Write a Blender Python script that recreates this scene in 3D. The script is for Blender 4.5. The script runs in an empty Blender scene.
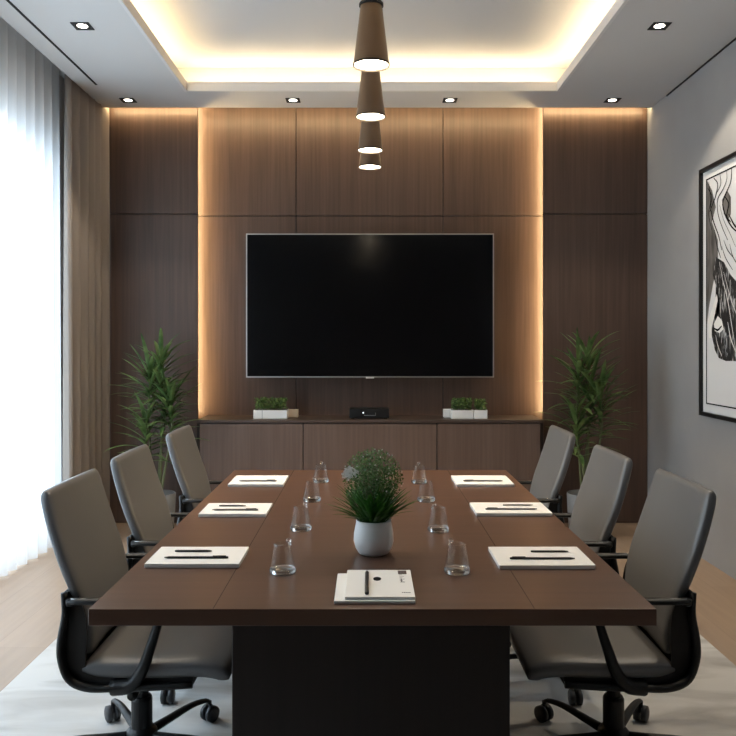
import bpy, bmesh, math, random
from mathutils import Vector, Matrix, noise as mnoise

S = bpy.context.scene
C = S.collection
PI = math.pi
random.seed(7)

# ------------------------------------------------------------------ helpers
def new_bm():
    return bmesh.new()

def obj(name, bm, mat=None, parent=None, smooth=False, bevel=0.0, segs=2, auto=None):
    me = bpy.data.meshes.new(name)
    bmesh.ops.recalc_face_normals(bm, faces=bm.faces)
    bm.to_mesh(me)
    bm.free()
    if smooth:
        for p in me.polygons:
            p.use_smooth = True
    o = bpy.data.objects.new(name, me)
    C.objects.link(o)
    if mat is not None:
        for m in (mat if isinstance(mat, (list, tuple)) else [mat]):
            me.materials.append(m)
    if parent is not None:
        o.parent = parent
    if bevel > 0:
        b = o.modifiers.new('bevel', 'BEVEL')
        b.width = bevel
        b.segments = segs
        b.limit_method = 'ANGLE'
        b.angle_limit = math.radians(40)
        for p in me.polygons:
            p.use_smooth = True
        w = o.modifiers.new('wn', 'WEIGHTED_NORMAL')
        w.keep_sharp = True
    return o

def empty(name, label, cat, loc=(0, 0, 0), rotz=0.0, group=None):
    o = bpy.data.objects.new(name, None)
    C.objects.link(o)
    o.empty_display_size = 0.05
    o.location = loc
    o.rotation_euler = (0, 0, rotz)
    tag(o, label, cat, group)
    return o

def tag(o, label, cat, group=None):
    o['label'] = label
    o['category'] = cat
    if group:
        o['group'] = group
    return o

def struct(o):
    o['kind'] = 'structure'
    return o

def tree_copy(o, parent=None):
    c = o.copy()
    C.objects.link(c)
    c.parent = parent
    for ch in list(o.children):
        tree_copy(ch, c)
    return c

def dup(root, label, loc, rotz=0.0, group=None):
    c = tree_copy(root, None)
    c.location = loc
    c.rotation_euler = (0, 0, rotz)
    c['label'] = label
    if group:
        c['group'] = group
    return c

def box(bm, x0, x1, y0, y1, z0, z1, mi=0):
    v = [bm.verts.new(p) for p in ((x0, y0, z0), (x1, y0, z0), (x1, y1, z0), (x0, y1, z0),
                                   (x0, y0, z1), (x1, y0, z1), (x1, y1, z1), (x0, y1, z1))]
    fs = []
    for f in ((0, 3, 2, 1), (4, 5, 6, 7), (0, 1, 5, 4), (1, 2, 6, 5), (2, 3, 7, 6), (3, 0, 4, 7)):
        fc = bm.faces.new([v[i] for i in f])
        fc.material_index = mi
        fs.append(fc)
    return fs

def lathe(bm, prof, n=32, cx=0, cy=0, close=False, sx=1, sy=1):
    rings = []
    for r, z in prof:
        if r < 1e-6:
            rings.append([bm.verts.new((cx, cy, z))])
        else:
            rings.append([bm.verts.new((cx + sx * r * math.cos(2 * PI * i / n), cy + sy * r * math.sin(2 * PI * i / n), z)) for i in range(n)])
    pairs = list(zip(rings, rings[1:]))
    if close:
        pairs.append((rings[-1], rings[0]))
    for a, b in pairs:
        for i in range(n):
            j = (i + 1) % n
            if len(a) == 1 and len(b) == 1:
                continue
            if len(a) == 1:
                bm.faces.new((a[0], b[i], b[j]))
            elif len(b) == 1:
                bm.faces.new((a[i], a[j], b[0]))
            else:
                bm.faces.new((a[i], a[j], b[j], b[i]))

def tube(bm, pts, rad, n=10, flat=1.0, up=Vector((0, 1, 0))):
    """tube along pts; rad number or list; flat squeezes the section across `up`"""
    pts = [Vector(p) for p in pts]
    if not isinstance(rad, (list, tuple)):
        rad = [rad] * len(pts)
    rings = []
    for i, p in enumerate(pts):
        t = (pts[min(i + 1, len(pts) - 1)] - pts[max(i - 1, 0)]).normalized()
        u = up - t * up.dot(t)
        if u.length < 1e-4:
            u = Vector((1, 0, 0)) - t * t.x
        u.normalize()
        w = t.cross(u)
        r = rad[i]
        rings.append([bm.verts.new(p + u * (r * math.cos(2 * PI * k / n)) + w * (r * flat * math.sin(2 * PI * k / n))) for k in range(n)])
    for a, b in zip(rings, rings[1:]):
        for k in range(n):
            j = (k + 1) % n
            bm.faces.new((a[k], a[j], b[j], b[k]))
    bm.faces.new(rings[0])
    bm.faces.new(list(reversed(rings[-1])))

def smooth_path(ctrl, n=24):
    """Catmull-Rom through control points"""
    c = [Vector(p) for p in ctrl]
    c = [c[0] * 2 - c[1]] + c + [c[-1] * 2 - c[-2]]
    out = []
    seg = len(c) - 3
    for i in range(n + 1):
        t = i / n * seg
        k = min(int(t), seg - 1)
        f = t - k
        a, b, d, e = c[k], c[k + 1], c[k + 2], c[k + 3]
        out.append(0.5 * ((2 * b) + (d - a) * f + (2 * a - 5 * b + 4 * d - e) * f * f + (3 * b - a - 3 * d + e) * f ** 3))
    return out

def sweep_slab(bm, path, thick, halfw, round_y=0.0, ny=8, crown=0.0):
    """a padded slab following an (x,z) path; thick and halfw may be lists; superellipse section"""
    n = len(path)
    P = [Vector((p[0], 0, p[1])) for p in path]
    th = thick if isinstance(thick, (list, tuple)) else [thick] * n
    hw = halfw if isinstance(halfw, (list, tuple)) else [halfw] * n
    m = 28
    rings = []
    for i in range(n):
        t = (P[min(i + 1, n - 1)] - P[max(i - 1, 0)]).normalized()
        nrm = Vector((t.z, 0, -t.x))
        ring = []
        for k in range(m):
            a = 2 * PI * k / m
            ca, sa = math.cos(a), math.sin(a)
            ey = 0.22
            yy = math.copysign(abs(ca) ** ey, ca)
            tt = math.copysign(abs(sa) ** 0.6, sa)
            bow = crown * (1 - yy * yy)
            ring.append(bm.verts.new(P[i] + Vector((0, yy * hw[i], 0)) + nrm * (tt * th[i] / 2 - bow)))
        rings.append(ring)
    for a, b in zip(rings, rings[1:]):
        for k in range(m):
            j = (k + 1) % m
            bm.faces.new((a[k], a[j], b[j], b[k]))
    bm.faces.new(rings[0])
    bm.faces.new(list(reversed(rings[-1])))

# ------------------------------------------------------------------ materials
def mat(name, color, rough=0.5, metal=0.0, spec=0.5, **kw):
    m = bpy.data.materials.new(name)
    m.use_nodes = True
    b = m.node_tree.nodes['Principled BSDF']
    b.inputs['Base Color'].default_value = (*color, 1)
    b.inputs['Roughness'].default_value = rough
    b.inputs['Metallic'].default_value = metal
    b.inputs['Specular IOR Level'].default_value = spec
    for k, v in kw.items():
        b.inputs[k.replace('_', ' ')].default_value = v
    return m

def nodes(m):
    return m.node_tree.nodes, m.node_tree.links, m.node_tree.nodes['Principled BSDF']

def noise_color(m, c1, c2, scale=(1, 1, 1), nscale=5.0, detail=4, p0=0.35, p1=0.65, coord='Object', bump=0.0, rough=None, distort=0.0):
    N, L, b = nodes(m)
    tc = N.new('ShaderNodeTexCoord')
    mp = N.new('ShaderNodeMapping')
    mp.inputs['Scale'].default_value = scale
    nz = N.new('ShaderNodeTexNoise')
    nz.inputs['Scale'].default_value = nscale
    nz.inputs['Detail'].default_value = detail
    nz.inputs['Distortion'].default_value = distort
    cr = N.new('ShaderNodeValToRGB')
    cr.color_ramp.elements[0].position = p0
    cr.color_ramp.elements[1].position = p1
    cr.color_ramp.elements[0].color = (*c1, 1)
    cr.color_ramp.elements[1].color = (*c2, 1)
    L.new(tc.outputs[coord], mp.inputs['Vector'])
    L.new(mp.outputs[0], nz.inputs['Vector'])
    L.new(nz.outputs['Fac'], cr.inputs['Fac'])
    L.new(cr.outputs[0], b.inputs['Base Color'])
    if bump:
        bp = N.new('ShaderNodeBump')
        bp.inputs['Strength'].default_value = bump
        bp.inputs['Distance'].default_value = 0.002
        L.new(nz.outputs['Fac'], bp.inputs['Height'])
        L.new(bp.outputs[0], b.inputs['Normal'])
    return cr, nz, mp

def emis(name, color, strength):
    m = bpy.data.materials.new(name)
    m.use_nodes = True
    N, L = m.node_tree.nodes, m.node_tree.links
    N.clear()
    o = N.new('ShaderNodeOutputMaterial')
    e = N.new('ShaderNodeEmission')
    e.inputs[0].default_value = (*color, 1)
    e.inputs[1].default_value = strength
    L.new(e.outputs[0], o.inputs[0])
    return m

WARM = (1.0, 0.735, 0.39)
COVE = (1.0, 0.77, 0.46)

m_ceil = mat('ceiling_paint', (0.62, 0.61, 0.60), 0.9)
m_lip = mat('lip_paint', (0.70, 0.68, 0.66), 0.8)
m_wallgrey = mat('grey_plaster', (0.30, 0.30, 0.30), 0.75)
noise_color(m_wallgrey, (0.315, 0.315, 0.315), (0.340, 0.340, 0.340), (1, 1, 1), 3.0, 5)
m_wall = mat('plain_wall', (0.62, 0.59, 0.56), 0.8)

def wood(name, c1, c2, vertical=True, rough=0.42, fine=60.0, spec=0.4):
    m = mat(name, c1, rough, spec=spec)
    N, L, b = nodes(m)
    tc = N.new('ShaderNodeTexCoord')
    mp = N.new('ShaderNodeMapping')
    mp.inputs['Scale'].default_value = (1, 1, 0.03) if vertical else (0.05, 1, 1)
    n1 = N.new('ShaderNodeTexNoise'); n1.inputs['Scale'].default_value = fine; n1.inputs['Detail'].default_value = 3
    n2 = N.new('ShaderNodeTexNoise'); n2.inputs['Scale'].default_value = fine * 0.18; n2.inputs['Detail'].default_value = 4
    mx = N.new('ShaderNodeMix'); mx.data_type = 'FLOAT'; mx.inputs[0].default_value = 0.45
    cr = N.new('ShaderNodeValToRGB')
    cr.color_ramp.elements[0].position = 0.36; cr.color_ramp.elements[0].color = (*c1, 1)
    cr.color_ramp.elements[1].position = 0.64; cr.color_ramp.elements[1].color = (*c2, 1)
    L.new(tc.outputs['Object'], mp.inputs[0])
    L.new(mp.outputs[0], n1.inputs['Vector']); L.new(mp.outputs[0], n2.inputs['Vector'])
    L.new(n1.outputs['Fac'], mx.inputs[2]); L.new(n2.outputs['Fac'], mx.inputs[3])
    L.new(mx.outputs[0], cr.inputs[0]); L.new(cr.outputs[0], b.inputs['Base Color'])
    bp = N.new('ShaderNodeBump'); bp.inputs['Strength'].default_value = 0.06; bp.inputs['Distance'].default_value = 0.001
    L.new(mx.outputs[0], bp.inputs['Height']); L.new(bp.outputs[0], b.inputs['Normal'])
    return m

m_panel = wood('walnut_wall_veneer', (0.070, 0.041, 0.030), (0.108, 0.066, 0.048))
m_cred = wood('walnut_cabinet_veneer', (0.095, 0.062, 0.049), (0.130, 0.088, 0.070))
m_credtop = wood('dark_walnut_top', (0.045, 0.030, 0.024), (0.065, 0.044, 0.035), False)
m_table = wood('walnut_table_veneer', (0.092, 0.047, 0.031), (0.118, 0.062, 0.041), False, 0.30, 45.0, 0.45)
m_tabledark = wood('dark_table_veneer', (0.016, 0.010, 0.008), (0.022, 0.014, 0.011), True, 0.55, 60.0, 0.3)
m_seam = mat('dark_joint', (0.012, 0.009, 0.008), 0.8)
m_black = mat('black_plastic', (0.007, 0.007, 0.0075), 0.42, spec=0.35)
m_blackmatt = mat('black_matt', (0.012, 0.012, 0.012), 0.7)
m_chrome = mat('polished_metal', (0.72, 0.73, 0.75), 0.18, 1.0)
m_alu = mat('brushed_bezel', (0.55, 0.54, 0.52), 0.35, 1.0)
m_screen = mat('screen_glass', (0.003, 0.003, 0.0035), 0.16, spec=0.35)
m_bronze = mat('bronze_metal', (0.15, 0.095, 0.058), 0.42, 0.5)
m_bronzeb = mat('dark_bronze', (0.05, 0.04, 0.03), 0.4, 0.6)
m_white = mat('white_ceramic', (0.78, 0.78, 0.76), 0.35)
m_beige = mat('beige_ceramic', (0.52, 0.43, 0.34), 0.5)
m_paper = mat('white_paper', (0.86, 0.84, 0.80), 0.6)
m_ink = mat('black_ink', (0.006, 0.006, 0.006), 0.9, spec=0.1)
m_pen = mat('black_pen', (0.010, 0.010, 0.011), 0.3)
m_greypot = mat('grey_ceramic', (0.19, 0.20, 0.21), 0.5)
m_soil = mat('soil', (0.03, 0.02, 0.014), 0.95)
m_rubber = mat('caster_rubber', (0.02, 0.022, 0.026), 0.45)

m_leather = mat('taupe_leather', (0.122, 0.121, 0.122), 0.38, spec=0.5)
N, L, b = nodes(m_leather)
tc = N.new('ShaderNodeTexCoord'); nz = N.new('ShaderNodeTexNoise'); nz.inputs['Scale'].default_value = 260; nz.inputs['Detail'].default_value = 3
bp = N.new('ShaderNodeBump'); bp.inputs['Strength'].default_value = 0.12; bp.inputs['Distance'].default_value = 0.0008
L.new(tc.outputs['Object'], nz.inputs['Vector']); L.new(nz.outputs['Fac'], bp.inputs['Height']); L.new(bp.outputs[0], b.inputs['Normal'])

# wood plank floor
m_floor = mat('oak_floor', (0.36, 0.27, 0.2), 0.42)
N, L, b = nodes(m_floor)
tc = N.new('ShaderNodeTexCoord')
mp = N.new('ShaderNodeMapping'); mp.inputs['Rotation'].default_value = (0, 0, PI / 2)
br = N.new('ShaderNodeTexBrick')
br.inputs['Scale'].default_value = 1.0
br.inputs['Brick Width'].default_value = 1.6
br.inputs['Row Height'].default_value = 0.22
br.inputs['Mortar Size'].default_value = 0.001
br.inputs['Color1'].default_value = (0.40, 0.29, 0.205, 1)
br.inputs['Color2'].default_value = (0.365, 0.265, 0.185, 1)
br.inputs['Mortar'].default_value = (0.28, 0.20, 0.145, 1)
mp2 = N.new('ShaderNodeMapping'); mp2.inputs['Scale'].default_value = (12, 0.8, 1)
nz = N.new('ShaderNodeTexNoise'); nz.inputs['Scale'].default_value = 3; nz.inputs['Detail'].default_value = 5
mr = N.new('ShaderNodeMapRange'); mr.inputs['To Min'].default_value = 0.86; mr.inputs['To Max'].default_value = 1.12
mul = N.new('ShaderNodeMix'); mul.data_type = 'RGBA'; mul.blend_type = 'MULTIPLY'; mul.inputs[0].default_value = 1
L.new(tc.outputs['Object'], mp.inputs[0]); L.new(mp.outputs[0], br.inputs['Vector'])
L.new(tc.outputs['Object'], mp2.inputs[0]); L.new(mp2.outputs[0], nz.inputs['Vector'])
L.new(nz.outputs['Fac'], mr.inputs['Value'])
L.new(br.outputs['Color'], mul.inputs[6]); L.new(mr.outputs[0], mul.inputs[7])
L.new(mul.outputs[2], b.inputs['Base Color'])

m_rug = mat('marbled_rug', (0.6, 0.6, 0.58), 0.75)
noise_color(m_rug, (0.31, 0.295, 0.28), (0.66, 0.655, 0.64), (0.8, 2.6, 1), 1.6, 8, 0.30, 0.56, distort=0.9)

m_drape = mat('taupe_drape', (0.38, 0.325, 0.285), 0.9)
m_leaf = mat('palm_leaf', (0.035, 0.085, 0.028), 0.42)
noise_color(m_leaf, (0.035, 0.095, 0.022), (0.24, 0.34, 0.12), (1, 1, 1), 9.0, 3, 0.35, 0.72)
m_stem = mat('plant_cane', (0.13, 0.15, 0.065), 0.6)
m_grass = mat('grass_leaf', (0.04, 0.13, 0.025), 0.45)
noise_color(m_grass, (0.015, 0.085, 0.008), (0.05, 0.18, 0.022), (1, 1, 1), 40.0, 2, 0.35, 0.7)
m_spray = mat('spray_leaf', (0.10, 0.24, 0.07), 0.5)
noise_color(m_spray, (0.018, 0.085, 0.012), (0.15, 0.27, 0.09), (1, 1, 1), 120.0, 2, 0.40, 0.68)
m_blossom = mat('blossom', (0.85, 0.86, 0.85), 0.6)

def leafy_translucent(m, f=0.25):
    N, L, b = nodes(m)
    out = [n for n in N if n.type == 'OUTPUT_MATERIAL'][0]
    tr = N.new('ShaderNodeBsdfTranslucent')
    src = b.inputs['Base Color']
    tr.inputs[0].default_value = src.default_value
    if src.is_linked:
        L.new(src.links[0].from_socket, tr.inputs[0])
    mx = N.new('ShaderNodeMixShader'); mx.inputs[0].default_value = f
    L.new(b.outputs[0], mx.inputs[1]); L.new(tr.outputs[0], mx.inputs[2]); L.new(mx.outputs[0], out.inputs[0])
leafy_translucent(m_drape, .22)
for mm in (m_leaf, m_grass, m_spray):
    leafy_translucent(mm)

# sheer cloth: part woven thread (translucent), part open weave
m_sheer = bpy.data.materials.new('sheer_voile'); m_sheer.use_nodes = True
N, L = m_sheer.node_tree.nodes, m_sheer.node_tree.links; N.clear()
out = N.new('ShaderNodeOutputMaterial')
tl = N.new('ShaderNodeBsdfTranslucent'); tl.inputs[0].default_value = (0.88, 0.88, 0.88, 1)
df = N.new('ShaderNodeBsdfDiffuse'); df.inputs[0].default_value = (0.80, 0.79, 0.78, 1)
tp = N.new('ShaderNodeBsdfTransparent'); tp.inputs[0].default_value = (1, 1, 1, 1)
a1 = N.new('ShaderNodeMixShader'); a1.inputs[0].default_value = 0.48
a2 = N.new('ShaderNodeMixShader'); a2.inputs[0].default_value = 0.15
L.new(tl.outputs[0], a1.inputs[1]); L.new(df.outputs[0], a1.inputs[2])
L.new(a1.outputs[0], a2.inputs[1]); L.new(tp.outputs[0], a2.inputs[2]); L.new(a2.outputs[0], out.inputs[0])

# thin window glass
m_pane = bpy.data.materials.new('window_glass'); m_pane.use_nodes = True
N, L = m_pane.node_tree.nodes, m_pane.node_tree.links; N.clear()
out = N.new('ShaderNodeOutputMaterial')
tp = N.new('ShaderNodeBsdfTransparent'); tp.inputs[0].default_value = (0.97, 0.98, 0.98, 1)
gl = N.new('ShaderNodeBsdfGlossy'); gl.inputs['Roughness'].default_value = 0.02
mx = N.new('ShaderNodeMixShader'); mx.inputs[0].default_value = 0.05
L.new(tp.outputs[0], mx.inputs[1]); L.new(gl.outputs[0], mx.inputs[2]); L.new(mx.outputs[0], out.inputs[0])

m_glassr = mat('solid_glass', (1, 1, 1), 0.0, spec=0.5)
m_glassr.node_tree.nodes['Principled BSDF'].inputs['Transmission Weight'].default_value = 1.0
m_glassr.node_tree.nodes['Principled BSDF'].inputs['IOR'].default_value = 1.45
m_glass = mat('clear_glass', (1, 1, 1), 0.0, spec=0.5)
N, L = m_glass.node_tree.nodes, m_glass.node_tree.links; N.clear()
out = N.new('ShaderNodeOutputMaterial')
tp = N.new('ShaderNodeBsdfTransparent'); tp.inputs[0].default_value = (0.97, 0.975, 0.97, 1)
gl = N.new('ShaderNodeBsdfGlossy'); gl.inputs['Roughness'].default_value = 0.03
lw = N.new('ShaderNodeLayerWeight'); lw.inputs[0].default_value = 0.5
pw = N.new('ShaderNodeMath'); pw.operation = 'POWER'; pw.inputs[1].default_value = 4.0
fn = N.new('ShaderNodeMath'); fn.operation = 'MULTIPLY_ADD'; fn.inputs[1].default_value = 0.8; fn.inputs[2].default_value = 0.04
L.new(lw.outputs['Facing'], pw.inputs[0]); L.new(pw.outputs[0], fn.inputs[0])
mx = N.new('ShaderNodeMixShader')
L.new(fn.outputs[0], mx.inputs[0]); L.new(tp.outputs[0], mx.inputs[1]); L.new(gl.outputs[0], mx.inputs[2]); L.new(mx.outputs[0], out.inputs[0])

# artwork: scratched ink
m_scratch = mat('scratched_ink', (0.02, 0.02, 0.02), 0.6)
cr, nz, mp = noise_color(m_scratch, (0.010, 0.010, 0.011), (0.55, 0.55, 0.54), (1, 9, 1.4), 7.0, 6, 0.56, 0.64, distort=1.2)
m_wash = mat('grey_wash', (0.1, 0.1, 0.1), 0.6)
noise_color(m_wash, (0.05, 0.045, 0.04), (0.20, 0.19, 0.18), (1, 6, 1.5), 5.0, 5, 0.3, 0.7)

m_cove = emis('cove_led', COVE, 20.0)
m_led = emis('ceiling_led', WARM, 30.0)
m_wled = emis('bay_led', WARM, 44.0)
m_spot = emis('downlight_lamp', (1.0, 0.93, 0.82), 7.0)
m_bulb = emis('pendant_diffuser', (1.0, 0.84, 0.62), 18.0)

# ------------------------------------------------------------------ room shell
XL, XR = -2.08, 1.94          # side walls
YB, YF = -1.6, 5.57           # wall behind the viewer, panelled end wall
ZC, ZU = 2.86, 3.06           # dropped ceiling, raised ceiling
GAP = 5.335                   # where the dropped ceiling stops, short of the panels

bm = new_bm(); box(bm, XL - .15, XR + .15, YB - .15, YF + .15, -0.12, 0.0)
struct(obj('floor', bm, m_floor))

bm = new_bm(); box(bm, XR, XR + .12, YB - .1, YF + .1, 0, 3.2)
wr = struct(obj('wall_right', bm, m_wallgrey))
bm = new_bm(); box(bm, XR - .005, XR, YB, 5.06, 2.849, 2.858)
struct(obj('trim_1', bm, m_seam, wr))     # shadow gap under the ceiling

bm = new_bm(); box(bm, XL - .1, XR + .1, YB - .12, YB, 0, 3.2)
struct(obj('wall_rear', bm, m_panel))

# window wall
WY0, WY1, WZ = 0.9, 4.93, 2.46
bm = new_bm()
box(bm, XL - .15, XL, WY1, YF + .1, 0, 3.2)
box(bm, XL - .15, XL, YB - .1, WY0, 0, 3.2)
box(bm, XL - .15, XL, WY0, WY1, WZ, 3.2)
box(bm, XL - .15, XL, WY0, WY1, 0, 0.05)
struct(obj('wall_left', bm, m_wall))
bm = new_bm()
fx0, fx1 = XL - .10, XL - .05
box(bm, fx0, fx1, WY0, WY1, 0.05, 0.10)
box(bm, fx0, fx1, WY0, WY1, WZ - .05, WZ)
for y in (WY0, 2.23, 3.56, WY1 - .05):
    box(bm, fx0, fx1, y, y + .05, 0.10, WZ - .05)
win = struct(obj('window_1', bm, mat('window_frame_metal', (0.30, 0.31, 0.33), 0.4)))
for k, (a, c) in enumerate(((WY0 + .05, 2.23), (2.28, 3.56), (3.61, WY1 - .05))):
    bm = new_bm(); box(bm, XL - .079, XL - .073, a, c, 0.10, WZ - .05)
    struct(obj('glass_pane', bm, m_pane, win))

# end wall: recessed centre bay between two proud panelled side bays
bm = new_bm(); box(bm, XL - .1, XR + .1, YF, YF + .12, 0, 3.2)
wf = struct(obj('wall_front', bm, m_panel))
BX0, BX1, SY = -1.179, 1.2136, 5.41
ZS = 2.1445
g = 0.006
def panel(x0, x1, z0, z1, y0, y1):
    bm = new_bm(); box(bm, x0 + g / 2, x1 - g / 2, y0, y1, z0 + g / 2, z1 - g / 2)
    p = obj('wall_panel', bm, m_panel, wf, bevel=0.0012, segs=1)
    return struct(p)
bm = new_bm(); box(bm, XL, BX0 - .13, SY + .021, YF, 0, 3.04); struct(obj('panel_backing', bm, m_seam, wf))
bm = new_bm(); box(bm, BX1 + .13, XR, SY + .021, YF, 0, 3.04); struct(obj('panel_backing', bm, m_seam, wf))
for z0, z1 in ((0.0, ZS), (ZS, 3.0)):
    panel(XL, BX0, z0, z1, SY, SY + .02)
    panel(BX1, XR, z0, z1, SY, SY + .02)
YP = YF - .018
bm = new_bm(); box(bm, BX0 - .129, BX1 + .129, YF - .006, YF - .0005, 0, 3.04); struct(obj('panel_backing', bm, m_seam, wf))
for x0, x1 in ((BX0 - .13, BX0 - .003), (BX1 + .003, BX1 + .13)):  # strips added behind the panel edges to block LED light leaking through joints
    bm = new_bm(); box(bm, x0, x1, SY + .0195, SY + .0215, 0, 3.04); struct(obj('panel_backing', bm, m_seam, wf))
VX = (BX0 - .128, -0.512, 0.534, BX1 + .128)
ZB = 2.153
for a, c in zip(VX, VX[1:]):
    for z0, z1 in ((0.0, ZB), (ZB, 3.0)):
        panel(a, c, z0, z1, YP, YP + .012)
# ceilings
CX0, CX1, CY1, CY0 = -1.157, 1.208, 4.98, 1.6     # opening of the coffer
LX = -1.80                                        # edge towards the curtain pocket
bm = new_bm()
t = 0.018
box(bm, LX, CX0 - t, YB, GAP, ZC, ZC + .035)
box(bm, CX1 + t, XR, YB, GAP, ZC, ZC + .035)
box(bm, CX0 - t, CX1 + t, CY1 + t, GAP, ZC, ZC + .035)
box(bm, CX0 - t, CX1 + t, YB, CY0 - t, ZC, ZC + .035)
ceil = struct(obj('ceiling', bm, m_ceil))
bm = new_bm()
t = 0.018
LIP = ZC + .058
box(bm, CX0 - t, CX0 + .0, CY0 - t, CY1 + t, ZC - .0005, LIP)
box(bm, CX1, CX1 + t, CY0 - t, CY1 + t, ZC - .0005, LIP)
box(bm, CX0, CX1, CY1, CY1 + t, ZC - .0005, LIP)
box(bm, CX0, CX1, CY0 - t, CY0, ZC - .0005, LIP)
struct(obj('ceiling_lip', bm, m_lip, ceil))
# raised ceiling with the cove behind the lip
E = 0.15
bm = new_bm()
box(bm, XL - .1, XR + .1, YB - .1, YF + .1, ZU + .0, ZU + .12)
struct(obj('ceiling_raised', bm, m_ceil))
bm = new_bm()
box(bm, CX0 - E - .02, CX0 - E, CY0 - E, CY1 + E, ZC + .036, ZU - .001)
box(bm, CX1 + E, CX1 + E + .02, CY0 - E, CY1 + E, ZC + .036, ZU - .001)
box(bm, CX0 - E, CX1 + E, CY1 + E, CY1 + E + .02, ZC + .036, ZU - .001)
box(bm, CX0 - E, CX1 + E, CY0 - E - .02, CY0 - E, ZC + .036, ZU - .001)
struct(obj('ceiling_cove', bm, m_ceil, ceil))
# curtain pocket cheek
bm = new_bm(); box(bm, LX - .012, LX - .0005, YB, GAP, ZC, ZU - .001)
struct(obj('ceiling_edge', bm, m_ceil, ceil))
# linear air slot
bm = new_bm()
box(bm, -1.699, -1.685, 1.2, 4.86, ZC - .003, ZC - .0004)
struct(obj('ceiling_slot', bm, m_seam, ceil))

# LED strips
def led(name, bmx, m, label):
    o = obj(name, bmx, m)
    return tag(o, label, 'led light')
bm = new_bm(); zz = ZC + .038
box(bm, CX0 - .075, CX0 - .055, CY0, CY1, zz, zz + .008)
box(bm, CX1 + .055, CX1 + .075, CY0, CY1, zz, zz + .008)
box(bm, CX0, CX1, CY1 + .055, CY1 + .075, zz, zz + .008)
box(bm, CX0, CX1, CY0 - .075, CY0 - .055, zz, zz + .008)
led('cove_led_strip', bm, m_cove, 'warm white strip light glowing inside the ceiling cove')
bm = new_bm(); box(bm, XL + .3, XR - .02, GAP + .001, GAP + .006, ZC + .003, ZC + .023)
led('ceiling_led_strip', bm, m_led, 'amber strip light hidden in the gap above the wall panels')
for x0, x1, side in ((BX0 - .044, BX0 - .032, 'curtained'), (BX1 + .032, BX1 + .044, 'artwork')):
    bm = new_bm(); box(bm, x0, x1, YP - .074, YP - .060, 0.745, 2.99)
    led('wall_led_strip', bm, m_wled, 'upright amber strip light edging the panelled bay on the %s side' % side)

# ------------------------------------------------------------------ downlights
def downlight():
    t = empty('recessed_downlight', 'x', 'ceiling light')
    bm = new_bm()
    w, i = 0.046, 0.034
    box(bm, -w, w, -w, -i, -.004, 0); box(bm, -w, w, i, w, -.004, 0)
    box(bm, -w, -i, -i, i, -.004, 0); box(bm, i, w, -i, i, -.004, 0)
    obj('trim', bm, m_blackmatt, t)
    bm = new_bm()
    lathe(bm, [(0, -.0015), (.026, -.0015), (.026, -.0004), (0, -.0004)], 24)
    obj('lamp', bm, m_spot, t)
    bm = new_bm()
    box(bm, -i, i, -i, i, -.0004, 0)
    obj('reflector', bm, m_blackmatt, t)
    return t
def spot(x, y, e, ang=118):
    d = bpy.data.lights.new('downlight_beam', 'SPOT')
    d.energy = e; d.color = (1.0, 0.86, 0.68); d.spot_size = math.radians(ang); d.spot_blend = 0.22 if e > 1 else 1.0; d.shadow_soft_size = 0.025
    o = bpy.data.objects.new('downlight_beam', d); C.objects.link(o)
    o.location = (x, y, ZC - .012)
    return o
DG = 'square downlights in the dropped ceiling'
spots = [(-1.45, 3.96, 'square downlight in the ceiling between the coffer and the curtains'),
         (1.48, 3.96, 'square downlight in the ceiling nearest the framed artwork'),
         (-1.59, 5.17, 'square downlight above the tall plant beside the curtains'),
         (-0.497, 5.17, 'square downlight above the window half of the television'),
         (0.543, 5.17, 'square downlight above the artwork half of the television'),
         (1.62, 5.17, 'square downlight in the corner above the tall plant by the grey wall')]
spots += [(-1.45, 2.75, 'added unseen square downlight between the coffer and the curtains, beyond the table end'), (1.48, 2.75, 'added unseen square downlight beside the coffer on the artwork side, over the chairs')]  # pair added out of view to throw warm light on chairs, rug and floor
d0 = downlight()
lit = []
for k, (x, y, lab) in enumerate(spots):
    if k == 0:
        d = d0; d.location = (x, y, ZC); d['label'] = lab; d['group'] = DG
    else:
        d = dup(d0, lab, (x, y, ZC), 0, DG)
    lit.append((d, x, y))
for d, x, y in lit:
    bo = spot(x, y, 24, 114) if y < 4.5 else spot(x, y, .5)
    bo.parent = d; bo.location = (0, 0, -.012)

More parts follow.
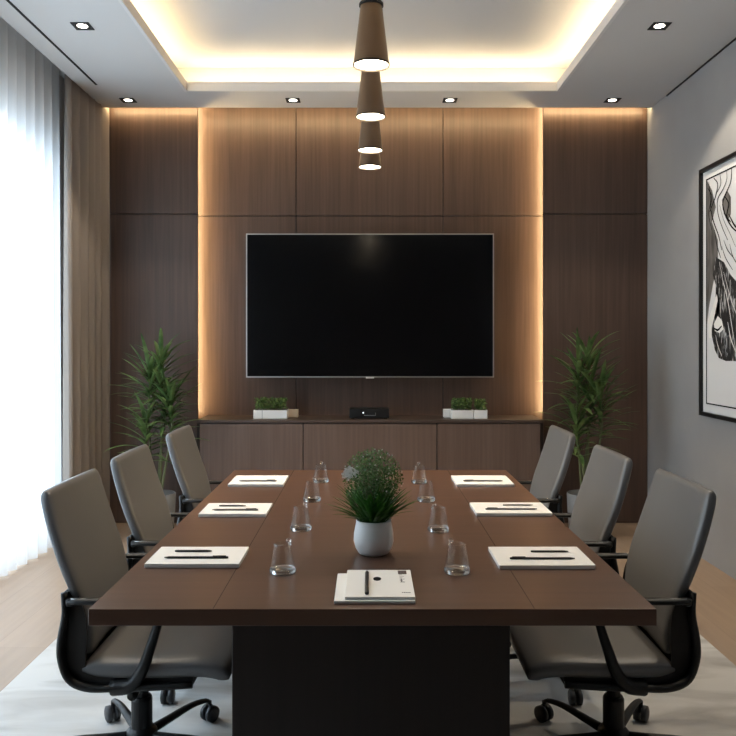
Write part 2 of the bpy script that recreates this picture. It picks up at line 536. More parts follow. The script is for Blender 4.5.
# ------------------------------------------------------------------ pendants
def pendant():
    t = empty('pendant_lamp', 'x', 'pendant lamp')
    bm = new_bm()
    # origin = centre of the open bottom
    R0 = 0.0605; R1 = 0.017; H = 0.36
    th = .0025
    lathe(bm, [(R0, 0), (R1, H), (0, H), (0, H - .004), (R1 - th, H - .004), (R0 - th, 0)], 48, close=False)
    ns = len(bm.verts)
    sh = obj('lamp_shade', bm, m_bronze, t, smooth=True)
    es = sh.modifiers.new('es', 'EDGE_SPLIT'); es.split_angle = math.radians(35)
    bm = new_bm(); lathe(bm, [(R0 + .0015, -.002), (R0 + .0015, .004), (R0 - .003, .004), (R0 - .003, -.002)], 48, close=True)
    obj('shade_rim', bm, m_bronzeb, sh)
    bm = new_bm(); lathe(bm, [(0, .004), (R0 - .004, .004), (R0 - .005, .008), (0, .008)], 40)
    obj('diffuser', bm, m_bulb, t)
    bm = new_bm(); r = R0 + (R1 - R0) * (.202 / H)
    lathe(bm, [(r - .001, .198), (r + .005, .198), (r + .005, .206), (r - .001, .206)], 40, close=True)
    obj('collar', bm, m_blackmatt, t)
    bm = new_bm(); lathe(bm, [(0, H), (.0025, H), (.0025, ZU - 2.19), (0, ZU - 2.19)], 10)
    obj('cable', bm, m_blackmatt, t)
    bm = new_bm(); lathe(bm, [(0, ZU - 2.20), (.045, ZU - 2.20), (.045, ZU - 2.178), (0, ZU - 2.178)], 32)
    obj('canopy', bm, m_bronzeb, t)
    return t
p0 = pendant()
PG = 'cone pendants hung in a row over the table'
PZ = 2.183
pend = [(2.62, 'bronze cone pendant with its shade unobstructed, largest of the row'),
        (3.22, 'bronze cone pendant, second in the row, its top behind the largest cone'),
        (3.78, 'bronze cone pendant, third in the row, just overlapping the end cone'),
        (4.14, 'bronze cone pendant at the television end of the row')]
for k, (y, lab) in enumerate(pend):
    x = 0.011 + (0 if k < 3 else -.0005)
    z = PZ
    if k == 0:
        p0.location = (x, y, z); p0['label'] = lab; p0['group'] = PG
    else:
        dup(p0, lab, (x, y, z), 0, PG)
for p in [o for o in bpy.data.objects if o.parent is None and o.name.startswith('pendant_lamp')]:
    d = bpy.data.lights.new('pendant_beam', 'SPOT')
    d.energy = 16; d.color = (1.0, 0.80, 0.56); d.spot_size = math.radians(120); d.spot_blend = 0.8; d.shadow_soft_size = 0.05
    o = bpy.data.objects.new('pendant_beam', d); C.objects.link(o); o.parent = p; o.location = (0, 0, -.004)

# ------------------------------------------------------------------ television
TX0, TX1, TZ0, TZ1 = -.862, .884, 1.008, 2.012
TX0 = (246 - 368) / 145.5; TX1 = (494 - 368) / 145.5; TZ0 = 1.25 - 34.5 / 145.5; TZ1 = 1.25 + 109.5 / 145.5
TY = 780 / 145.5
tv = empty('television', 'large black wall-mounted flat television with a thin silver bezel', 'television', ((TX0 + TX1) / 2, TY, TZ0))
W = (TX1 - TX0) / 2; H = TZ1 - TZ0
bm = new_bm(); box(bm, -W + .008, W - .008, .010, .045, .008, H - .008); obj('housing', bm, m_black, tv, bevel=.004)
bm = new_bm(); box(bm, -W + .30, W - .30, .045, YP - TY - .001, .2, H - .2); obj('wall_bracket', bm, m_blackmatt, tv)
bm = new_bm(); f = .0075
box(bm, -W, W, 0, .014, 0, f); box(bm, -W, W, 0, .014, H - f, H); box(bm, -W, -W + f, 0, .014, f, H - f); box(bm, W - f, W, 0, .014, f, H - f)
obj('bezel', bm, m_alu, tv)
bm = new_bm(); box(bm, -W + f, W - f, .004, .010, f, H - f); obj('screen', bm, m_screen, tv)
bm = new_bm(); box(bm, -.028, .028, -.004, .010, -.006, .003); o = obj('logo_badge', bm, mat('badge', (0.85, 0.85, 0.85), .3, .4), tv, bevel=.0015)

# ------------------------------------------------------------------ credenza
KX0, KX1, KY0, KY1, KZ = -1.140, 1.167, 5.20, YP - .001, 0.737
cr_ = empty('credenza', 'long low walnut credenza with three door fronts under the television', 'credenza', ((KX0 + KX1) / 2, KY0, 0))
W = (KX1 - KX0) / 2; D = KY1 - KY0; ox = (KX0 + KX1) / 2
bm = new_bm(); box(bm, -W + .004, W - .004, .022, D, 0.0, KZ - .022); obj('body', bm, m_tabledark, cr_)
bm = new_bm(); box(bm, -W - .002, W + .002, -.006, D, KZ - .020, KZ); obj('worktop', bm, m_credtop, cr_, bevel=.0015)
for s in (-1, 1):
    bm = new_bm(); x = s * (W - .006); box(bm, x - .006, x + .006, 0, .022, 0, KZ - .021); obj('end_panel', bm, m_tabledark, cr_)
dx = [-W + .014, -.433 - ox, .46 - ox, W - .014]
for a, c in zip(dx, dx[1:]):
    bm = new_bm(); box(bm, a + .003, c - .003, 0.002, .021, .07, KZ - .026)
    d = obj('door', bm, m_cred, cr_, bevel=.0012, segs=1)

# things on the credenza
def leaf_cluster(bm, x0, x1, y0, y1, z0, z1, n, sz, rnd):
    for _ in range(n):
        p = Vector((rnd.uniform(x0, x1), rnd.uniform(y0, y1), z0 + (z1 - z0) * rnd.random() ** 0.8))
        a = rnd.uniform(0, 2 * PI); tl = rnd.uniform(-.5, 1.2)
        d = Vector((math.cos(a) * math.cos(tl), math.sin(a) * math.cos(tl), math.sin(tl)))
        s_ = d.cross(Vector((rnd.random() - .5, rnd.random() - .5, rnd.random() - .5))).normalized()
        l = sz * rnd.uniform(.7, 1.3); w = l * .3
        v = [bm.verts.new(p), bm.verts.new(p + d * l * .5 + s_ * w), bm.verts.new(p + d * l), bm.verts.new(p + d * l * .5 - s_ * w)]
        bm.faces.new(v)
m_small = mat('succulent_leaf', (0.06, 0.13, 0.03), 0.5)
noise_color(m_small, (0.025, 0.075, 0.012), (0.17, 0.26, 0.07), (1, 1, 1), 60.0, 2, 0.38, 0.66); leafy_translucent(m_small, .2)
PYB = 5.27
def planter(x0, x1, label, rounded, fol=None, cuts=(), seed=1, mt=m_white, h=.064, y0=PYB, y1=PYB + .085):
    w = (x1 - x0) / 2
    t = empty('planter' if fol else 'ceramic_cup', label, 'planter' if fol else 'cup', ((x0 + x1) / 2, (y0 + y1) / 2, KZ))
    d = (y1 - y0) / 2
    bm = new_bm(); box(bm, -w, w, -d, d, 0, h)
    top = [f for f in bm.faces if f.normal.z > .9 or all(abs(v.co.z - h) < 1e-5 for v in f.verts)][0]
    r = bmesh.ops.inset_region(bm, faces=[top], thickness=.006)
    for v in top.verts: v.co.z -= .010
    obj('trough' if fol else 'body', bm, mt, t, bevel=rounded, segs=4)
    if fol:
        rnd = random.Random(seed)
        bm = new_bm(); box(bm, -w + .006, w - .006, -d + .006, d - .006, h - .011, h - .006); obj('soil', bm, m_soil, t)
        bm = new_bm()
        for k in range(18):
            x = rnd.uniform(-w * .9, w * .9); y = rnd.uniform(-d * .7, d * .7)
            tube(bm, [(x, y, h - .01), (x + rnd.uniform(-.01, .01), y, h + .04)], .0015, 5)
        leaf_cluster(bm, -w + .012, w - .012, -d * .8, d * .8, h - .004, h + fol, int(900 * w / .12), .017, rnd)
        obj('foliage', bm, m_small, t)
        for cx in cuts:
            bm = new_bm(); box(bm, cx - .0015, cx + .0015, -d - .0008, -d + .004, .02 if cx != cuts[0] else .0, h); obj('seam', bm, m_greypot, t)
    return t
planter(-.775, -.545, 'long white trough planter of leafy greens on the curtain side of the credenza', .006, .070, (-.055,), 3)
planter(-.552, -.482, 'small beige cup tucked beside the long white trough planter', .022, None, (), 1, m_beige, .058, PYB + .09, PYB + .16)
planter(.563, .712, 'rounded white planter of greens next to a white pot on the credenza', .014, .068, (), 5)
planter(.716, .808, 'short white planter at the artwork end of the credenza', .010, .062, (), 6)
planter(.520, .60, 'small pale cup half hidden behind the rounded white planter', .022, None, (), 1, m_white, .060, PYB + .09, PYB + .16)

bx = empty('media_box', 'small black media box on the credenza under the television', 'media box', (.008, 5.27, KZ))
bm = new_bm(); box(bm, -.135, .135, 0, .13, .006, .068); obj('body', bm, m_black, bx, bevel=.003)
bm = new_bm(); box(bm, -.122, -.10, .01, .12, 0, .006); obj('foot', bm, m_blackmatt, bx)
bm = new_bm(); box(bm, .10, .122, .01, .12, 0, .006); obj('foot', bm, m_blackmatt, bx)
bm = new_bm(); box(bm, -.035, .045, -.003, .001, .022, .026); box(bm, .041, .045, -.003, .001, .022, .042); obj('front_strip', bm, m_alu, bx)
bm = new_bm(); lathe(bm, [(0, -.004), (.005, -.004), (.005, .002), (0, .002)], 16)
o = obj('indicator', bm, emis('indicator', (.9, .95, 1), 1.2), bx); o.rotation_euler = (PI / 2, 0, 0); o.location = (-.04, -.001, .042)

# ------------------------------------------------------------------ curtains
def curtain(name, ys, xs_fn, z0, z1, m, label, thick=0.0, nz_=10):
    bm = new_bm()
    rows = []
    for k in range(nz_ + 1):
        f = k / nz_
        z = z0 + (z1 - z0) * f
        rows.append([bm.verts.new((xs_fn(y, f), y + 0.0, z)) for y in ys])
    for a, c in zip(rows, rows[1:]):
        for i in range(len(ys) - 1):
            bm.faces.new((a[i], a[i + 1], c[i + 1], c[i]))
    o = obj(name, bm, m, smooth=True)
    if thick:
        s = o.modifiers.new('solid', 'SOLIDIFY'); s.thickness = thick; s.offset = 0
    return tag(o, label, 'curtain')
def frange(a, c, n):
    return [a + (c - a) * i / n for i in range(n + 1)]
def sheer_x(y, f):
    ph = y * 2 * PI / .115 + 1.3 * math.sin(y * 3.1) + .6 * math.sin(y * 7.7)
    amp = .030 * (1.15 - .35 * f)
    return -1.945 + amp * math.sin(ph) + .012 * math.sin(y * 5.3 + 2) * (1 - f)
curtain('sheer_curtain', frange(.6, 4.89, 760), sheer_x, 0.012, ZU - .02, m_sheer, 'white sheer floor-length curtain glowing with daylight over the window')
def drape_x(y, f):
    u = (y - 4.76) / .635
    ph = u * 2 * PI * 5.3 + .8 * math.sin(u * 9)
    amp = .032 + .012 * math.sin(u * 5 + 1)
    return -1.852 + (.045 * u) + amp * .92 * (0.75 + .35 * (1 - f)) * math.sin(ph + .35 * (1 - f))
curtain('drape', frange(4.765, 5.395, 260), drape_x, 0.012, ZU - .02, m_drape, 'heavy taupe drape gathered in folds beside the sheer curtain', .004, 14)
bm = new_bm(); box(bm, -1.955, -1.935, YB + .1, 5.0, ZU - .018, ZU - .002); box(bm, -1.89, -1.87, 4.6, 5.40, ZU - .018, ZU - .002)
o = obj('curtain_track', bm, m_white); tag(o, 'white curtain track inside the ceiling pocket above the drapes', 'curtain rail')

# ------------------------------------------------------------------ artwork
WX = XR - .020
def art(px, py):
    s = (px - 368) / (WX)
    return 780 / s, 1.25 + (343 - py) / s
AY1, AZ1, AZ0 = 4.49, 2.244, .836
AY0 = 3.45
aw = empty('framed_artwork', 'large black-framed abstract ink artwork on the grey side wall', 'artwork', (XR, AY1, AZ0))
def A(y, z): return (y - AY1, z - AZ0)
fr = .022
bm = new_bm()
for (a, c, z0, z1) in ((AY0, AY1, AZ0, AZ0 + fr), (AY0, AY1, AZ1 - fr, AZ1), (AY0, AY0 + fr, AZ0 + fr, AZ1 - fr), (AY1 - fr, AY1, AZ0 + fr, AZ1 - fr)):
    box(bm, -.036, -.001, a - AY1, c - AY1, z0 - AZ0, z1 - AZ0)
obj('frame', bm, m_black, aw)
bm = new_bm(); box(bm, -.020, -.001, AY0 + fr - AY1, -fr, fr, AZ1 - AZ0 - fr); obj('mat_board', bm, mat('mat_board', (.74, .74, .74), .8), aw)
IY1, IY0, IZ1, IZ0 = 4.425, 3.50, 2.178, .905
bm = new_bm()
b_ = .007
for (a, c, z0, z1) in ((IY0, IY1, IZ0, IZ0 + b_), (IY0, IY1, IZ1 - b_, IZ1), (IY0, IY0 + b_, IZ0, IZ1), (IY1 - b_, IY1, IZ0, IZ1)):
    box(bm, -.0222, -.020, a - AY1, c - AY1, z0 - AZ0, z1 - AZ0)
obj('border_line', bm, m_ink, aw)
def flat(name, polys, m, lvl):
    bm = new_bm()
    for poly in polys:
        vs = []
        for px, py in poly:
            if isinstance(px, str): pass
            y, z = art(px, py)
            y = max(min(y, IY1 - b_ - .001), IY0 + b_); z = max(min(z, IZ1 - b_ - .001), IZ0 + b_)
            vs.append(bm.verts.new((-.0202 - lvl * .0004, y - AY1, z - AZ0)))
        try:
            f = bm.faces.new(vs)
        except Exception:
            pass
    bmesh.ops.triangulate(bm, faces=bm.faces)
    return obj(name, bm, m, aw)
PX = 788
flat('painted_wash', [[(706.5, 178), (712, 190), (716, 207), (712, 222), (718, 240), (718, 262), (713, 285), (709, 308), (706.5, 325)],
                      [(722, 200), (727, 190), (731, 197), (731, 214), (728, 221), (724, 214)]], m_wash, 1)
flat('ink_mass', [[(716, 257), (724, 262), (731, 275), (738, 283), (752, 280), (PX - 15, 300), (PX - 8, 340), (755, 362), (741, 361), (733, 361), (726, 361), (719, 358), (715, 350), (712, 336), (711, 325), (716, 312), (720, 300), (716, 285), (713, 275)]], m_scratch, 2)
flat('pale_patch', [[(718, 316), (722, 320), (724, 329), (720, 333), (715, 331), (714, 324)],
                    [(708, 320), (712, 310), (717, 294), (718, 300), (715, 315), (712, 328), (712, 338), (709, 338)]], m_paper, 3)
def strokes(name, lines, m, lvl):
    bm = new_bm()
    for ln, w in lines:
        pts = smooth_path([(art(x, y)[0] - AY1, art(x, y)[1] - AZ0, 0) for x, y in ln], 16)
        prev = None
        for i, p in enumerate(pts):
            tdir = (pts[min(i + 1, len(pts) - 1)] - pts[max(i - 1, 0)]).normalized()
            nn = Vector((-tdir.y, tdir.x, 0))
            ww = w * (.45 + .55 * math.sin(PI * min(1, max(0.05, i / len(pts)))))
            a = p + nn * ww; c = p - nn * ww
            cur = []
            for q in (a, c):
                yy = max(min(q.x, IY1 - AY1 - .008), IY0 - AY1 + .008)
                zq = max(min(q.y, IZ1 - AZ0 - .008), IZ0 - AZ0 + .008)
                cur.append(bm.verts.new((-.0202 - lvl * .0004, yy, zq)))
            if prev: bm.faces.new((prev[0], prev[1], cur[1], cur[0]))
            prev = cur
    obj(name, bm, m, aw)
strokes('ink_line', [([(709, 182), (711, 200), (709, 214), (712, 230)], .004), ([(720, 172), (721, 184), (717, 193)], .003), ([(715, 230), (717, 244), (721, 258)], .004), ([(725, 196), (729, 204), (727, 216), (731, 222)], .006), ([(729, 214), (734, 224), (738, 229)], .006), ([(720, 205), (724, 220), (731, 235), (736, 247)], .002), ([(722, 246), (726, 258), (733, 270)], .003),
([(732, 168), (731, 182), (726, 194), (723, 204), (726, 216), (733, 228), (742, 234)], .006),
                     ([(727, 170), (727, 180), (723, 190), (718, 199), (718, 212), (722, 226), (728, 240)], .004),
                     ([(714, 178), (718, 184), (716, 196), (713, 204), (710, 212)], .005),
                     ([(708, 188), (712, 196), (711, 208), (714, 222), (719, 236), (722, 250)], .005),
                     ([(724, 240), (728, 250), (734, 258)], .003), ([(730, 244), (733, 256), (740, 268)], .003),
                     ([(740, 180), (752, 210), (748, 240), (760, 262)], .006), ([(760, 175), (772, 220), (766, 265)], .005),
                     ([(714, 328), (718, 330), (722, 326)], .006)], m_ink, 4)
strokes('scratch_line', [([(720, 262), (723, 280), (728, 300), (732, 325), (736, 350)], .0035),
                         ([(724, 272), (730, 295), (736, 312), (745, 330)], .003),
                         ([(716, 335), (718, 345), (722, 356)], .003), ([(728, 322), (731, 338), (736, 352)], .004),
                         ([(745, 290), (752, 320), (757, 350)], .003)], m_paper, 4)

# ------------------------------------------------------------------ rug
bm = new_bm(); box(bm, -1.31, 1.416, .3, 4.05, 0.0, .008)
tag(obj('area_rug', bm, m_rug, bevel=.002), 'pale marbled area rug under the conference table', 'rug')
RZ = .008

# ------------------------------------------------------------------ table
TT = .75; TH = .032
t0x, t1x, ty0, ty1 = -.526, .543, 780 / 532, 780 / 254
tb = empty('conference_table', 'long rectangular walnut conference table with a block pedestal base', 'table', (0.0085, ty0, RZ))
hx = (t1x - t0x) / 2; LN = ty1 - ty0
bm = new_bm(); box(bm, -hx, hx, 0, LN, TT - RZ - TH, TT - RZ)
top = obj('tabletop', bm, m_table, tb, bevel=.0012, segs=1)
for x in (-.30, .305):
    bm = new_bm(); box(bm, x - .0008, x + .0008, .003, LN - .003, TT - RZ, TT - RZ + .0002)
    obj('inlay_line', bm, m_tabledark, top)
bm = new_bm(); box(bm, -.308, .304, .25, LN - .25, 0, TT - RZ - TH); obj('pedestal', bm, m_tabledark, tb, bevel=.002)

# ------------------------------------------------------------------ notebooks and pens
def notebook(x0, x1, y0, y1, label, side, slim=False, group='notebooks laid along the table'):
    t = empty('notebook', label, 'notebook', ((x0 + x1) / 2, (y0 + y1) / 2, TT), 0, group)
    w = (x1 - x0) / 2; d = (y1 - y0) / 2
    bm = new_bm(); box(bm, -w, w, -d, d, 0, .0075); obj('pages', bm, m_paper, t, bevel=.001, segs=1)
    bm = new_bm(); box(bm, -w - .0005, w + .0005, -d - .0005, d + .0005, .0077, .0095); obj('cover', bm, m_paper, t, bevel=.0006, segs=1)
    return t
def pen_obj(name, label, cx, cy, L_, rot, r=.0036, z=TT + .0095, m=None, clip=True, flatf=.7, group='pens on the notebooks'):
    t = empty(name, label, 'pen', (cx, cy, z), rot, group)
    m = m or m_pen
    bm = new_bm(); tube(bm, [(-L_ / 2, 0, r * flatf), (-L_ / 2 + .004, 0, r * flatf), (L_ / 2 - .012, 0, r * flatf), (L_ / 2 - .002, 0, r * flatf)], [r * .85, r, r, r * .45], 12, flatf)
    obj('barrel', bm, m, t, smooth=True)
    if clip:
        bm = new_bm(); box(bm, -L_ / 2 + .005, -L_ / 2 + .035, -.001, .001, r * flatf * 2, r * flatf * 2 + .0015); obj('clip', bm, m, t)
    return t
m_silverpen = mat('grey_pen', (0.16, 0.15, 0.15), 0.3, 0.5)
NB = [(-.497, -.287, 1.733, 1.878, 'white notebook in front of the window-side chair at the open table end', 'window', 0),
      (-.487, -.293, 2.24, 2.39, 'white notebook, middle one of the three on the window side', 'window', 1),
      (-.487, -.295, 2.71, 2.89, 'white notebook on the window side at the television end', 'window', 2),
      (.290, .503, 1.722, 1.878, 'white notebook in front of the artwork-side chair at the open table end', 'artwork', 0),
      (.313, .532, 2.25, 2.40, 'white notebook, middle one of the three on the artwork side', 'artwork', 1),
      (.308, .509, 2.71, 2.89, 'white notebook on the artwork side at the television end', 'artwork', 2)]
where = ['at the open table end', 'on the middle notebook', 'at the television end']
for x0, x1, y0, y1, lab, side, k in NB:
    notebook(x0, x1, y0, y1, lab, side)
    w = x1 - x0; d = y1 - y0
    mm = m_pen if k == 0 else m_silverpen
    pen_obj('pen', 'long slim dark pen lying on the %s-side notebook %s' % (side, where[k]), x0 + w * .50, y0 + d * .30, w * .70, 0 if side == 'artwork' else PI, m=mm)
    if k < 2:
        pen_obj('pen', 'short dark pen above the long one on the %s-side notebook %s' % (side, where[k]), x0 + w * (.64 if side == 'artwork' else .42), y0 + d * .68, w * .42, 0, .0034, m=mm, clip=False)

# booklets at the near end
b1 = empty('booklet', 'white booklet underneath, its edge showing beyond the printed folder', 'booklet', (.003, 1.583, TT))
bm = new_bm(); box(bm, -.068, .088, -.089, .090, .0, .006); obj('pages', bm, m_paper, b1, bevel=.0008, segs=1)
b2 = empty('presentation_folder', 'white folder with black oval and printed label, on top at the table end', 'folder', (.0175, 1.585, TT + .006))
bm = new_bm(); box(bm, -.062, .0735, -.085, .093, .0, .006); obj('cover', bm, m_paper, b2, bevel=.0008, segs=1)
bm = new_bm(); lathe(bm, [(0, .006), (.0082, .006), (.0082, .0068), (0, .0068)], 28, .0015, .028, sx=1, sy=1.45); obj('oval_emblem', bm, m_ink, b2)
bm = new_bm(); box(bm, .046, .064, .062, .086, .006, .0064); obj('label_patch', bm, mat('label_brown', (.07, .035, .03), .6), b2)
bm = new_bm()
for x, y, w_, h_ in ((.050, .074, .004, .008), (.056, .074, .004, .008)):
    box(bm, x, x + w_, y - h_ / 2, y + h_ / 2, .0064, .0066)
for k in range(6):
    box(bm, .048, .048 + .006 + .004 * (k % 2), .056 - k * .010, .0575 - k * .010, .006, .0063)
for k in range(5):
    box(bm, .049 + k * .0035, .0515 + k * .0035, -.062, -.058, .006, .0063)
box(bm, .050, .0525, .006, .030, .006, .0063); box(bm, .0525, .057, .006, .009, .006, .0063)
obj('printed_text', bm, mat('print_grey', (.12, .11, .11), .7), b2)
pn = pen_obj('pen', 'black pen laid upright on the white folder at the table end', -.0023, 1.585, .150, PI / 2, .0042, TT + .012, m_pen, False, .7)

# ------------------------------------------------------------------ glasses
def water_glass():
    t = empty('water_glass', 'x', 'glass')
    bm = new_bm()
    Rb, Rt, Hh = .0290, .0175, .062
    lathe(bm, [(0, .0), (Rb - .003, 0), (Rb, .003), (Rb - .0005, .010), (Rt + .001, Hh - .004), (Rt + .0018, Hh), (Rt, Hh + .0012), (Rt - .0015, Hh), (Rt - .002, Hh - .005), (Rb - .004, .012), (Rb - .008, .007), (0, .006)], 40)
    obj('body', bm, m_glass, t, smooth=True)
    bm = new_bm()
    lathe(bm, [(0, 0), (.003, .0008), (.0052, .0035), (.0050, .0065), (.0025, .0088), (0, .0095)], 16, Rt - .004, 0)
    tube(bm, [(Rt - .004, 0, .001), (Rt + .0005, 0, -.005)], .0015, 8, up=Vector((0, 1, 0)))
    o = obj('rim_bead', bm, m_glassr, t, smooth=True); o.location = (0, 0, Hh + .0018)
    bm = new_bm()
    lathe(bm, [(.017, .0006), (.0245, .0004), (.0278, .002), (.0283, .006), (.0275, .0088), (.0255, .0095), (.021, .0068), (.017, .0062)], 40, close=True)
    obj('thick_base', bm, m_glassr, t, smooth=True)
    return t
g0 = water_glass()
GG = 'clear glasses standing in two lines'
gl = [(-.186, 1.700, 'clear glass nearest the table end on the window side of the plant'),
      (-.179, 2.086, 'clear glass second from the table end on the window side'),
      (-.177, 2.468, 'clear glass third from the table end on the window side'),
      (-.169, 2.806, 'clear glass at the television end on the window side'),
      (.194, 1.700, 'clear glass standing by itself at the table end on the artwork side'),
      (.187, 2.075, 'clear glass second from the table end on the artwork side'),
      (.184, 2.468, 'clear glass third from the table end on the artwork side'),
      (.183, 2.790, 'clear glass at the television end on the artwork side')]
gl[0] = (gl[0][0], gl[0][1], 'clear glass standing by itself at the table end on the window side')
for k, (x, y, lab) in enumerate(gl):
    rz = (.3 + .4 * k) if x < 0 else PI - .3 - .4 * (k - 4)
    if k == 0:
        g0.location = (x, y, TT); g0.rotation_euler = (0, 0, rz); g0['label'] = lab; g0['group'] = GG
    else:
        dup(g0, lab, (x, y, TT), rz, GG)

# ------------------------------------------------------------------ centrepiece plant
def blade(bm, base, az, length, lean, droop, w, seg=7, fold=.25):
    d = Vector((math.cos(az), math.sin(az), 0))
    sd = Vector((-math.sin(az), math.cos(az), 0))
    p = Vector(base); ang = lean
    prev = None
    for i in range(seg + 1):
        f = i / seg
        ww = w * (math.sin(PI * min(1, .12 + f * .88)) ** .7 if f > .12 else .45) * (1 if f < .98 else .05)
        dirn = d * math.sin(ang) + Vector((0, 0, math.cos(ang)))
        up_ = d * -math.cos(ang) + Vector((0, 0, math.sin(ang)))
        c = p - up_ * ww * fold
        cur = [bm.verts.new(p + sd * ww), bm.verts.new(c), bm.verts.new(p - sd * ww)]
        if prev:
            bm.faces.new((prev[0], prev[1], cur[1], cur[0])); bm.faces.new((prev[1], prev[2], cur[2], cur[1]))
        prev = cur
        p = p + dirn * (length / seg)
        ang += droop / seg
pp = empty('potted_plant', 'round white pot of grassy leaves and airy greenery in the table centre', 'potted plant', (.0135, 1.855, TT))
bm = new_bm()
lathe(bm, [(0, 0), (.030, 0), (.036, .003), (.043, .014), (.0475, .030), (.047, .048), (.044, .064), (.0415, .075), (.0422, .080), (.0402, .081), (.038, .076), (.039, .067), (0, .067)], 48)
pot = obj('pot', bm, m_white, pp, smooth=True)
N, L, b = nodes(m_white)
bm = new_bm(); lathe(bm, [(0, .0685), (.0355, .0685), (.0355, .070), (0, .072)], 24); obj('soil', bm, m_soil, pp)
rnd = random.Random(11)
bm = new_bm()
for k in range(190):
    az = rnd.uniform(0, 2 * PI); r = rnd.uniform(0, .024)
    ln = rnd.uniform(.075, .125)
    blade(bm, (r * math.cos(az), r * math.sin(az), .069), az + rnd.uniform(-.3, .3), ln, rnd.uniform(.15, .95), rnd.uniform(.2, .75), rnd.uniform(.0034, .0058), 6)
obj('grass_leaves', bm, m_grass, pp)
bm = new_bm(); bms = new_bm()
c0 = Vector((-.002, .01, .176)); RB = .072
for k in range(46):
    az = rnd.uniform(0, 2 * PI); el = rnd.uniform(-.2, 1.5)
    tip = c0 + Vector((math.cos(az) * math.cos(el), math.sin(az) * math.cos(el), math.sin(el))) * RB * rnd.uniform(.5, .95)
    tube(bms, [(rnd.uniform(-.01, .01), rnd.uniform(-.01, .01), .07), tuple((Vector((0, 0, .10)) * .45 + tip * .55)), tuple(tip)], [.0009, .0007, .0004], 4)
for k in range(4200):
    az = rnd.uniform(0, 2 * PI); cz = rnd.uniform(-.75, 1); sz = math.sqrt(1 - cz * cz)
    r = RB * (rnd.random() ** .42)
    p = c0 + Vector((math.cos(az) * sz, math.sin(az) * sz, cz)) * r
    a = rnd.uniform(0, 2 * PI); e = rnd.uniform(-.6, 1.4)
    d = Vector((math.cos(a) * math.cos(e), math.sin(a) * math.cos(e), math.sin(e)))
    s_ = d.cross(Vector((rnd.random() - .5, rnd.random() - .5, rnd.random() - .5))).normalized()
    l = rnd.uniform(.003, .0062); w = l * .42
    bm.faces.new([bm.verts.new(p), bm.verts.new(p + d * l * .5 + s_ * w), bm.verts.new(p + d * l), bm.verts.new(p + d * l * .5 - s_ * w)])
obj('leaf_spray', bm, m_spray, pp); obj('spray_stems', bms, m_stem, pp)
bm = new_bm()
for k in range(90):
    p = c0 + Vector((-.053, -.03, .018)) + Vector((rnd.gauss(0, .008), rnd.gauss(0, .006), rnd.gauss(0, .006)))
    for q in range(5):
        a = q * 2 * PI / 5
        d = Vector((math.cos(a), -.4, math.sin(a))).normalized() * .0042
        s_ = Vector((-math.sin(a), 0, math.cos(a))) * .0013
        bm.faces.new([bm.verts.new(p), bm.verts.new(p + d * .6 + s_), bm.verts.new(p + d), bm.verts.new(p + d * .6 - s_)])
for k in range(36):
    az = rnd.uniform(0, 2 * PI); cz = rnd.uniform(-.3, 1); sz = math.sqrt(1 - cz * cz)
    p = c0 + Vector((math.cos(az) * sz, math.sin(az) * sz, cz)) * RB
    for q in range(4):
        a = q * PI / 2
        d = Vector((math.cos(a), -.3, math.sin(a))).normalized() * .0020
        s_ = Vector((-math.sin(a), 0, math.cos(a))) * .0009
        bm.faces.new([bm.verts.new(p), bm.verts.new(p + d * .6 + s_), bm.verts.new(p + d), bm.verts.new(p + d * .6 - s_)])
obj('blossoms', bm, m_blossom, pp)['kind'] = 'stuff'

# ------------------------------------------------------------------ tall plants
def tall_plant(x, y, label, seed, top, flip=1):
    rnd = random.Random(seed)
    t = empty('potted_dracaena', label, 'potted plant', (x, y, 0), 0, 'tall palm-like plants flanking the credenza')
    bm = new_bm()
    lathe(bm, [(0, 0), (.090, 0), (.098, .006), (.112, .15), (.118, .285), (.112, .29), (.106, .285), (.104, .25), (0, .25)], 40)
    obj('pot', bm, m_greypot, t, smooth=True)
    bm = new_bm(); lathe(bm, [(0, .251), (.104, .251), (.104, .256), (0, .26)], 24); obj('soil', bm, m_soil, t)
    crowns = []
    bml = new_bm()
    canes = [(-.035, .0, top - .22, -.03), (.02, .02, top - .14, .01), (.045, -.02, top - .40, .07), (-.01, -.03, top - .52, -.06), (.0, .03, top - .32, .045)]
    for cx, cy, h, lean in canes:
        pts = smooth_path([(cx * .6, cy, .25), (cx + lean * .2, cy, .25 + (h - .25) * .35), (cx * .8 + lean * .9, cy, .25 + (h - .25) * .7), (cx * .5 + lean, cy, h)], 10)
        bm = new_bm(); tube(bm, pts, [.0085 - .0004 * i for i in range(len(pts))], 8)
        obj('cane', bm, m_stem, t, smooth=True)
        tip = pts[-1]
        # leaves spiral round the upper part of the cane
        n = 38
        for k in range(n):
            f = k / (n - 1)
            i = (1 - f) * .26
            zb = tip.z - i
            bx_ = tip.x - lean * .4 * i
            az = k * 2.399 + rnd.uniform(-.3, .3)
            lean_a = 1.0 * (1 - f) ** .7 + .24 + rnd.uniform(-.1, .15)
            ln = rnd.uniform(.22, .34) * (.85 + .15 * f) * (1 - .35 * max(0, math.sin(az)))
            blade(bml, (bx_, tip.y, zb), az, ln, lean_a, rnd.uniform(.45, 1.1), rnd.uniform(.010, .0165), 9, .3)
    obj('leaves', bml, m_leaf, t)
    return t
tall_plant(-1.352, 5.0, 'tall green palm-like plant beside the taupe drape', 21, 1.27)
tall_plant(1.395, 5.0, 'tall green palm-like plant in a grey pot by the grey wall', 33, 1.30)

